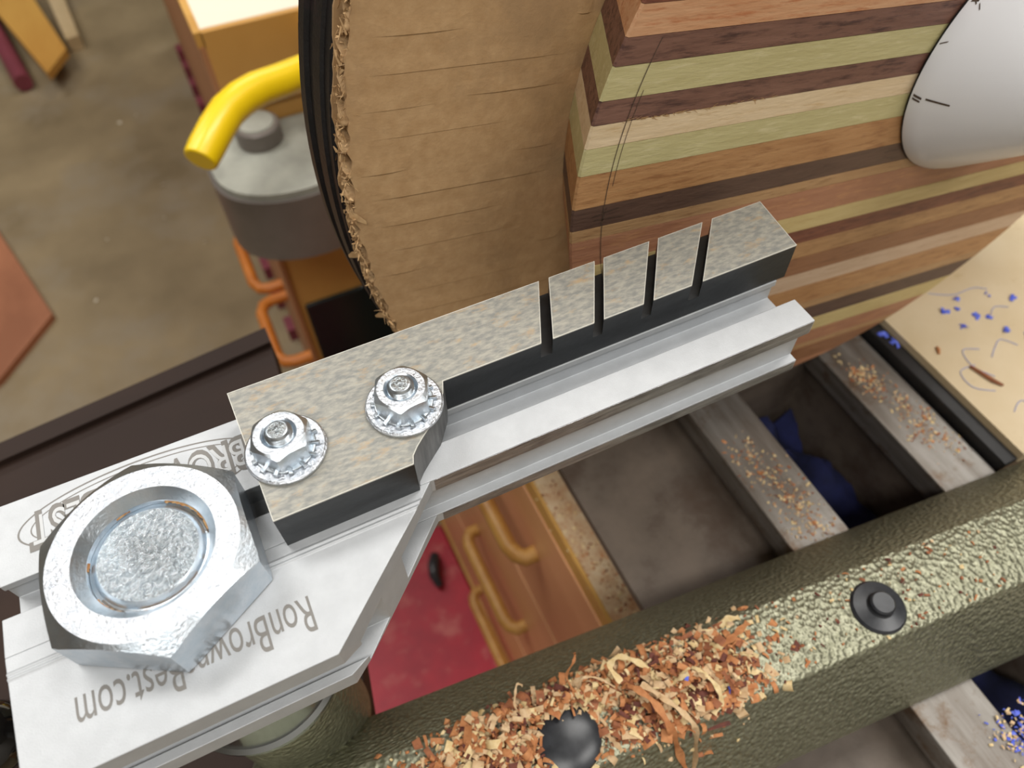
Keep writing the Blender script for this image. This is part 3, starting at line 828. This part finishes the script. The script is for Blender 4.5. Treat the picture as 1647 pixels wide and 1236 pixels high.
# corrugated sheet between the liners, flutes run along local x
g = G(); per = 5.0; vs = []; stp = 28
nv = int(2*118/per*8); rows = []
for i in range(nv+1):
    v = -118+2*118*i/nv
    y = CTH/2+(CTH/2-0.5)*math.sin(2*math.pi*v/per)
    h = math.sqrt((CR-0.4)**2-v*v)+rnd.uniform(-0.5, 0.3)
    vs += [(-h, y-0.12, v), (h, y-0.12, v), (h, y+0.12, v), (-h, y+0.12, v)]
fs = []
for i in range(nv):
    for j in range(4):
        j2 = (j+1) % 4
        fs.append((i*4+j, (i+1)*4+j, (i+1)*4+j2, i*4+j2))
g.add(vs, fs)
part('flute_sheet', g, 'flute', card, smooth=60)
# creases pressed into the liner over the flutes
g = G()
for k, v in enumerate([x*per*1.18 for x in range(-16, 20)]):
    h = math.sqrt(max(0, (CR-1.5)**2-v*v))
    if h < 20: continue
    k = math.sqrt(max(0, 79.5**2-v*v))          # the wood blank covers the middle
    for lo_, hi_ in (((-h, -k), (k, h)) if k > 0 else ((-h, h),)):
        s = lo_+rnd.uniform(0, 3)
        while s < hi_-3:
            e = min(hi_, s+rnd.uniform(8, 42)); y1 = -rnd.uniform(0.08, 0.17); tp = min(7, (e-s)*0.35); vb = v+rnd.uniform(-0.5, 0.5); vt = vb+rnd.uniform(2.6, 3.6)
            # the liner swells gently down to a lip, whose own shadow draws the line
            g.add([(s, 0.02, vb+0.05), (e, 0.02, vb+0.05), (e-tp, y1, vb), (s+tp, y1, vb), (s, 0.0, vt), (e, 0.0, vt)],
                  [(0, 1, 2, 3), (3, 2, 5, 4), (0, 3, 4), (1, 5, 2), (0, 4, 5, 1)])
            s = e+rnd.uniform(2, 26)
part('flute_crease', g, 'card', card, smooth=0)
# torn fibres around the edge
g = G()
for q in range(1500):
    a = rnd.uniform(math.radians(120), math.radians(235)); r = CR+rnd.uniform(-0.9, 0.3); y = rnd.choice((rnd.uniform(-0.25, 0.5), rnd.uniform(0.4, CTH)))
    p = Vector((r*math.cos(a), y, r*math.sin(a)))
    t = Vector((-math.sin(a), 0, math.cos(a))); rd = Vector((math.cos(a), 0, math.sin(a)))
    L_ = rnd.choice((0.5, 0.8, 1.0, 1.4)) if rnd.random() < 0.95 else rnd.uniform(2, 4)
    d = (t*rnd.uniform(-1, 1)+rd*rnd.uniform(-0.35, 0.35)+Vector((0, rnd.uniform(-0.6, 0.35), 0))).normalized()
    w = d.cross(Vector((rnd.uniform(-1, 1), rnd.uniform(-1, 1), rnd.uniform(-1, 1)))).normalized()*rnd.choice((0.06, 0.1, 0.22))
    bend = Vector((rnd.uniform(-.3, .3), rnd.uniform(-.3, .1), rnd.uniform(-.3, .3)))*L_
    g.ribbon([p, p+d*L_*0.5+bend*0.4, p+d*L_+bend], [w, w*0.8, w*0.3], 0, 0.05)
o = part('torn_fibres', g, 'fibre', card, smooth=0); o['kind'] = 'stuff'
# larger torn flaps
for (ad, L_, yy) in ((186.5, 3.6, 0.2), (201, 2.8, 2.6), (207, 2.4, 2.6), (192, 2.2, 2.4), (166, 3.2, 0.0)):
    a = math.radians(ad); p = Vector((CR*math.cos(a), yy, CR*math.sin(a)))
    rd = Vector((math.cos(a), 0, math.sin(a))); t = Vector((-math.sin(a), 0, math.cos(a)))
    dirv = rd*0.9+Vector((0, 0.8, 0)) if yy > 1 else -rd*0.9+Vector((0, -0.35, 0))+t*0.4
    g = G().ribbon([p, p+dirv*L_*0.4+t*0.3, p+dirv*L_*0.8+t*0.9], [t*0.7, t*0.8, t*0.3], 0, 0.15)
    part('torn_flap', g, 'fibre', card, smooth=60)

# ================================================================== BLACK DISC
bd = thing('black_disc', 'thick black lacquered disc with grooved rim behind the cardboard', 'faceplate', (138, CY0+CTH, 8.4))
RB = 122.6
prof = [(40, 0), (RB-2.2, 0), (RB-1.6, -0.5), (RB-1.5, -3.0), (RB-0.9, -3.3), (RB-0.5, -5.8), (RB-1.1, -6.2), (RB-1.0, -9.4), (RB-0.2, -9.8), (RB, -12.0), (RB-0.8, -12.6), (40, -12.6)]
part('disc_body', G().lathe(prof, (138, CY0+CTH, 8.4), axis='y', n=180), 'disc_black', bd, smooth=25)
sp = thing('lathe_headstock', 'green lathe headstock with spindle behind the black disc', 'headstock', (138, 220, -150))
part('spindle', G().lathe([(20, -1), (20, -60)], (138, 120, 8.4), axis='y', n=40), 'steel', sp)
part('housing', G().box(104, 170, 168, 320, -150, 34), 'green', sp, bevel=8)

# ================================================================== LEFT: DARK BENCH, KNOB
dk = thing('dark_bench_board', 'dark stained wooden board running under the aluminium arm', 'board', (-120, 110, -104))
dir_x = Vector((1, 0.115, 0)).normalized()
g = G().prism([(-330, 0), (-18, 36), (-12, 70), (-6, 182.4), (-330, 145)], -104, -90)
part('board', g, 'dark_bench', dk, bevel=1.2)
g = G().prism([(-330, 138.4), (-6, 175.6), (-6, 182.4), (-330, 145.2)], -90.0, -87.6)
part('raised_edge', g, 'dark_bench', dk, bevel=0.8)
for x, y in ((-310, 20), (-310, 130), (-110, 150), (-110, 50)):
    part('bench_leg', G().box(x-9, x+9, y-9, y+9, FLOOR, -104), 'dark_bench', dk)
kn = thing('locking_lever', 'glossy black ball headed locking lever under the end of the arm', 'lever', (-71, 62, -90))
part('ball', G().lathe([(1.2, -6.1), (3.2, -5.4), (5.4, -3.2), (6.3, 0), (5.4, 3.2), (3.2, 5.4), (0.4, 6.3)], (-66.5, 59.5, -30), n=40), 'black_gloss', kn, smooth=60)
part('stem', G().tube([(-71, 62, -90), (-70, 61.5, -65), (-66.8, 59.6, -34)], 2.2, n=14), 'steel', kn, smooth=60)

# ================================================================== FAR CABINET
cab = thing('wood_cabinet', 'tan wooden cabinet with a white top and orange pulls standing on the floor', 'cabinet', (100, 700, FLOOR))
X0, Y0, ZT = 13.0, 408.0, -100.0
part('carcass', G().box(X0+1.5, 330, Y0+2, 1500, FLOOR+2, ZT-8), ['tan'], cab)
part('side_panel', G().box(X0-1.3, X0+1.5, Y0-2.3, 1500, FLOOR+2, ZT-7.5), 'side_wood', cab)
part('white_top', G().box(X0+2, 334, Y0+2, 1504, ZT-8, ZT), 'laminate_white', cab)
part('top_edging', G().box(X0+1.4, 334, Y0-2, Y0+1.9, ZT-46, ZT-0.2), 'tan', cab)
part('side_edging', G().box(X0-2, X0+2, Y0-2, 1504, ZT-8, ZT+0.4), 'bench_edge', cab)
part('dark_panel', G().box(X0+6, 200, Y0-1, Y0+2.5, -520, -312), 'dark_panel', cab, bevel=4)
part('plinth', G().box(X0+12, 326, Y0+14, 1490, FLOOR, FLOOR+2), 'dark_bench', cab)
for (y0, y1, z, out) in ((424, 500, -385, 27), (510, 592, -380, 24)):
    part('pull', G().tube(pull_path(X0, y0, y1, z, out, 12), 5.0, n=10), 'orange', cab, smooth=60)
for k in range(13):
    y = 690+k*62
    part('foot_block', G().box(X0-12, X0+2, y, y+26, FLOOR, FLOOR+20), 'maroon', cab)

# half-round grey bin on the cabinet front
bn = thing('grey_bin', 'dull grey rounded metal bin fixed to the cabinet front', 'bin', (35, 380, -260))
def dpoly(x0, x1, yb, yf, rr, n=20):
    cx = (x0+x1)/2; hx = (x1-x0)/2
    p = [(x1, yb), (x0, yb)]
    p += [(cx-hx*math.cos(math.pi*i/n), yb-30-(yb-30-yf)*math.sin(math.pi*i/n)**0.8) for i in range(n+1)]
    return p
part('shell', G().prism(dpoly(-8, 84, Y0+1, 338, 0), -206, -164), 'grey_metal', bn, bevel=2)
part('dusty_lid', G().prism(dpoly(-6, 82, Y0+1, 340, 0), -164, -160), 'grey_dust', bn, bevel=1)
part('raised_hub', G().lathe([(13, -160), (13, -150), (12, -149)], (26, 394, 0), n=32), 'grey_metal', bn)
part('hub_cap', G().lathe([(10.5, -149), (10, -148)], (26, 394, 0), n=32), 'grey_dust', bn)
yh = thing('yellow_handle', 'bright yellow bent vinyl covered handle over the grey bin', 'handle', (20, 330, -110))
g = G().tube([(-7.5, 300, -100), (-3, 305, -98), (4, 313, -95.5), (11, 321, -94), (19, 328, -94), (28, 334, -95), (40, 341, -98), (56, 350, -101), (72, 372, -106), (78, 410, -110)],
              [7.2, 7.6, 7.7, 7.7, 7.7, 7.7, 7.6, 7.5, 7.5, 7.5], n=20)
part('grip', g, 'yellow', yh, smooth=60, bevel=1.2)
g = G().tube([(-34, 478, FLOOR+18), (-36, 470, -520), (-34, 462, -440), (-30, 456, -405)], [16, 14, 12, 6], n=12)
solo('blue_bag', g, 'sock', (-34, 470, FLOOR), 'small blue bag standing beside the cabinet side', 'bag', smooth=60)

# ================================================================== BOARDS ON THE FLOOR
def quad_board(name, pts, z0, z1, mat, label):
    xs = sum(p[0] for p in pts)/len(pts); ys = sum(p[1] for p in pts)/len(pts)
    return solo(name, G().prism(pts, z0, z1), mat, (xs, ys, z0), label, 'board', bevel=1.5)
quad_board('plank', [(-345, 783), (-274, 869), (-345, 1135), (-640, 1080), (-640, 600)], FLOOR, FLOOR+10, 'brown_board', 'red brown wooden panel lying flat on the concrete')
quad_board('plank', [(-212, 1418), (-174, 1486), (-235, 1850), (-320, 1850)], FLOOR+31.5, FLOOR+45, 'tan_board', 'golden plywood plank lying on the maroon bar')
quad_board('plank', [(-176, 1560), (-153, 1566), (-172, 1900), (-205, 1900)], FLOOR, FLOOR+26, 'pale_board', 'narrow pale offcut beside the golden plank')
solo('maroon_bar', G().tube([(-262, 1462, FLOOR+16), (-300, 1700, FLOOR+16), (-330, 1900, FLOOR+16)], 15, n=16), 'maroon', (-290, 1650, FLOOR), 'maroon round bar lying on the floor beside the plank', 'bar', smooth=60)
rnd = random.Random(4)
for (x, y) in ((-160, 1180), (-105, 1010), (-100, 1300), (-130, 1290), (-60, 930), (-220, 880), (-20, 830), (-95, 1090), (-190, 1000)):
    g = G(); chip(g, (x, y, FLOOR+1.5), 6, rnd, 0, 1.0)
    solo('paper_scrap', g, 'laminate_white', (x, y, FLOOR), 'small pale scrap on the concrete floor', 'scrap', 'scraps on the floor')

for o in list(bpy.data.objects):
    if 'org' in o: del o['org']
